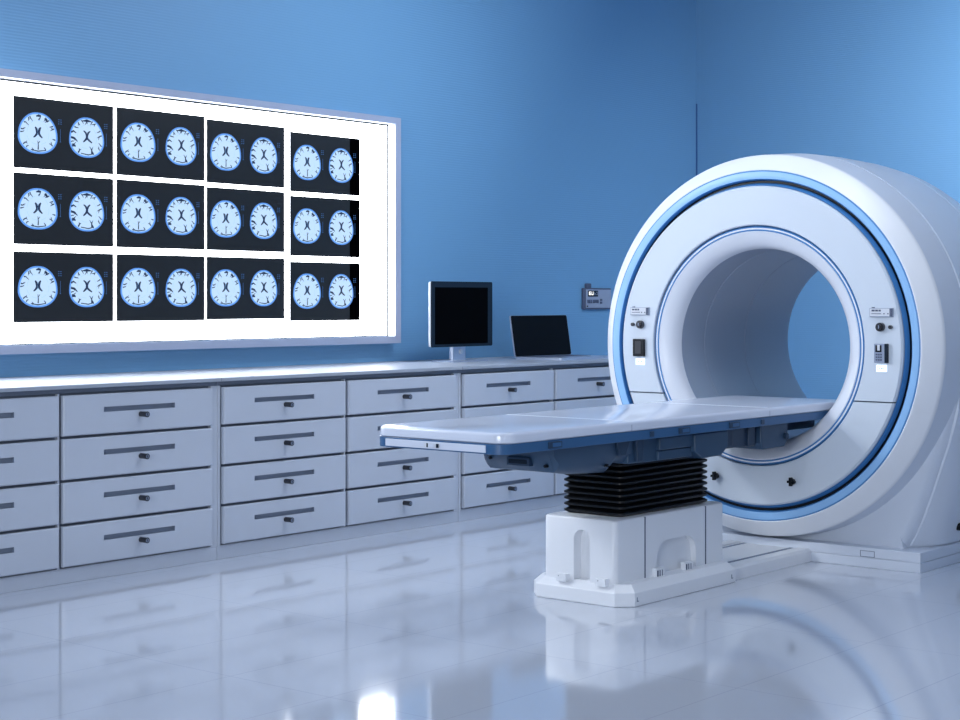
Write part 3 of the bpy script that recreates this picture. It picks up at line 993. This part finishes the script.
# bellows: stack of concertina folds
nf = 10
z0, z1 = 0.376, 0.650
secs_ = []
for i in range(nf * 2 + 1):
    z = z0 + (z1 - z0) * i / (nf * 2)
    for dz, e in (((-0.0062, 0.0035), (-0.0040, 0.0), (0.0040, 0.0), (0.0062, 0.0035)) if i % 2 else ((0.0, -0.016),)):
        if i % 2:
            secs_.append([(x, y, z + dz) for x, y in rrect(6.188 + e, 6.926 - e, 4.280 + e, 4.616 - e, 0.026, 5)])
        else:
            secs_.append([(x, y, z) for x, y in rrect(6.208, 6.906, 4.300, 4.596, 0.018, 5)])
obj('bellows', loft(secs_), 'rubber', tb, smooth=20, label='black rubber concertina bellows')
# pedestal box with arched slot on the end and rounded recess on the side
PB = (6.080, 7.000, 4.240, 4.640, 0.085, 0.376)


def face_with_hole(bm, outer, hole, to3, d3, depth):
    """planar face with a hole (both closed loops of 2-D points) and a recess behind the hole"""
    vo = [bm.verts.new(to3(p, 0)) for p in outer]
    vh = [bm.verts.new(to3(p, 0)) for p in hole]
    eo = [bm.edges.new((vo[i], vo[(i + 1) % len(vo)])) for i in range(len(vo))]
    eh = [bm.edges.new((vh[i], vh[(i + 1) % len(vh)])) for i in range(len(vh))]
    bmesh.ops.triangle_fill(bm, use_beauty=True, edges=eo + eh)
    vd = [bm.verts.new(to3(p, depth)) for p in hole]
    for i in range(len(vh)):
        bm.faces.new((vh[i], vh[(i + 1) % len(vh)], vd[(i + 1) % len(vd)], vd[i]))
    bm.faces.new(vd)
    return vo


def arch(a0, a1, z0, z1, r, n=8):
    pts = [(a0, z0), (a1, z0)]
    for k in range(n + 1):
        t = math.radians(90 * k / n)
        pts.append((a1 - r + r * math.cos(t), z1 - r + r * math.sin(t)))
    for k in range(n + 1):
        t = math.radians(90 + 90 * k / n)
        pts.append((a0 + r + r * math.cos(t), z1 - r + r * math.sin(t)))
    return pts


x0, x1, y0, y1, z0, z1 = PB
r = 0.028
bm = bmesh.new()
# end face with slot
face_with_hole(bm, [(y0 + r, z0), (y1 - r, z0), (y1 - r, z1 - 0.008), (y0 + r, z1 - 0.008)], arch(4.378, 4.468, z0 + 0.006, 0.322, 0.043),
               lambda p, d: (x0 + d, p[0], p[1]), None, 0.055)
# near side face with recess
face_with_hole(bm, [(x0 + r, z0), (x1 - r, z0), (x1 - r, z1 - 0.008), (x0 + r, z1 - 0.008)], arch(6.409, 6.742, z0 + 0.006, 0.250, 0.085),
               lambda p, d: (p[0], y0 + d, p[1]), None, 0.030)
plan = rrect(x0, x1, y0, y1, r, 6)
lv = [(0, z0), (0, z1 - 0.008), (0.003, z1 - 0.003), (0.010, z1)]
rings = []
for d, z in lv:
    rings.append([bm.verts.new((x + (d if x < 6.5 else -d), y + (d if y < GY else -d), z)) for x, y in plan])
n = len(plan)
for li, (a, b) in enumerate(zip(rings, rings[1:])):
    for k in range(n):
        p, q = plan[k], plan[(k + 1) % n]
        if li == 0 and ((abs(p[0] - x0) < 1e-6 and abs(q[0] - x0) < 1e-6) or (abs(p[1] - y0) < 1e-6 and abs(q[1] - y0) < 1e-6)):
            continue
        bm.faces.new((a[k], a[(k + 1) % n], b[(k + 1) % n], b[k]))
bm.faces.new(rings[-1])
bmesh.ops.remove_doubles(bm, verts=bm.verts[:], dist=0.00005)
pb = obj('pedestal_box', bm, 'white', tb, smooth=40, label='white pedestal box with arched recesses')
bm = bmesh.new()
for xx in (6.308, 6.822):
    bx(bm, xx, xx + 0.009, y0 - 0.0008, y0 + 0.004, z0, z1 - 0.004)
obj('panel_joint', bm, 'dgrey', pb, smooth=0, label='two dark vertical joints')
for xx in (6.408, 6.650):
    bm = bmesh.new()
    bx(bm, xx - 0.035, xx + 0.035, y0 - 0.022, y0 + 0.004, z0 + 0.002, z0 + 0.046, 0)
    bx(bm, xx - 0.030, xx - 0.018, y0 - 0.0235, y0 - 0.02, z0 + 0.008, z0 + 0.038, 1)
    bx(bm, xx - 0.010, xx - 0.002, y0 - 0.0235, y0 - 0.02, z0 + 0.008, z0 + 0.038, 1)
    bx(bm, xx + 0.010, xx + 0.016, y0 - 0.0235, y0 - 0.02, z0 + 0.008, z0 + 0.038, 1)
    obj('side_bracket', bm, ['white', 'dgrey'], pb, smooth=0, bevel=0.002, label='small bracket at the foot of the side')
for yy in (4.302, 4.520):
    bm = bmesh.new()
    bx(bm, x0 - 0.030, x0 + 0.004, yy - 0.028, yy + 0.028, z0 + 0.000, z0 + 0.034, 0)
    cyl(bm, (yy + 0.012, z0 + 0.024), 'x', 0.0025, x0 - 0.031, x0 - 0.029, 8, 1)
    obj('end_bracket', bm, ['white', 'dgrey'], pb, smooth=0, bevel=0.002, label='small bracket at the foot of the end')
# floor plate of the pedestal: octagonal with chamfered upper edge
def octo(x0, x1, y0, y1, c):
    return [(x0 + c, y0), (x1 - c, y0), (x1, y0 + c), (x1, y1 - c), (x1 - c, y1), (x0 + c, y1), (x0, y1 - c), (x0, y0 + c)]
c = 0.064
A = [(x, y, z) for z in (0.0,) for x, y in octo(6.035, 7.035, 4.160, 4.720, c)]
secs2 = []
for ins_, z in ((0.004, 0.0), (0.0, 0.004), (0.0, 0.062), (0.034, 0.096)):
    if ins_ > 0.2:
        continue
    secs2.append([(x, y, z) for x, y in octo(6.050 + ins_, 7.035 - ins_, 4.160 + ins_, 4.720 - ins_, c - ins_ * 0.35)])
fp = obj('floor_plate', loft(secs2), 'white', tb, smooth=0, bevel=0.003, seg=2, label='white chamfered foot plate')
for xx in (6.13, 6.93):
    bm = bmesh.new()
    bx(bm, xx, xx + 0.004, 4.1585, 4.162, 0.022, 0.042)
    bx(bm, xx, xx + 0.014, 4.1585, 4.162, 0.022, 0.026)
    obj('plate_mark', bm, 'recess', fp, smooth=0)
# floor track between pedestal and scanner
bm = bmesh.new()
bx(bm, 7.00, 7.79, 4.235, 4.645, 0.0, 0.060)
ft = obj('floor_track', bm, 'white', tb, smooth=0, bevel=0.003, label='white floor track leading to the scanner')
for yy in (4.190, 4.600):
    bm = bmesh.new()
    prism(bm, [(yy, 0.0), (yy + 0.09, 0.0), (yy + 0.09, 0.060), (yy + 0.078, 0.066), (yy + 0.016, 0.066), (yy, 0.054)], 'x', 7.00, 7.786)
    obj('track_rail', bm, 'white', ft, smooth=0, bevel=0.002, label='raised rail')
bm = bmesh.new()
for yy in (4.292, 4.570):
    bx(bm, 7.02, 7.79, yy, yy + 0.022, 0.040, 0.0612)
obj('track_groove', bm, 'recess', ft, smooth=0, label='dark grooves beside the rails')
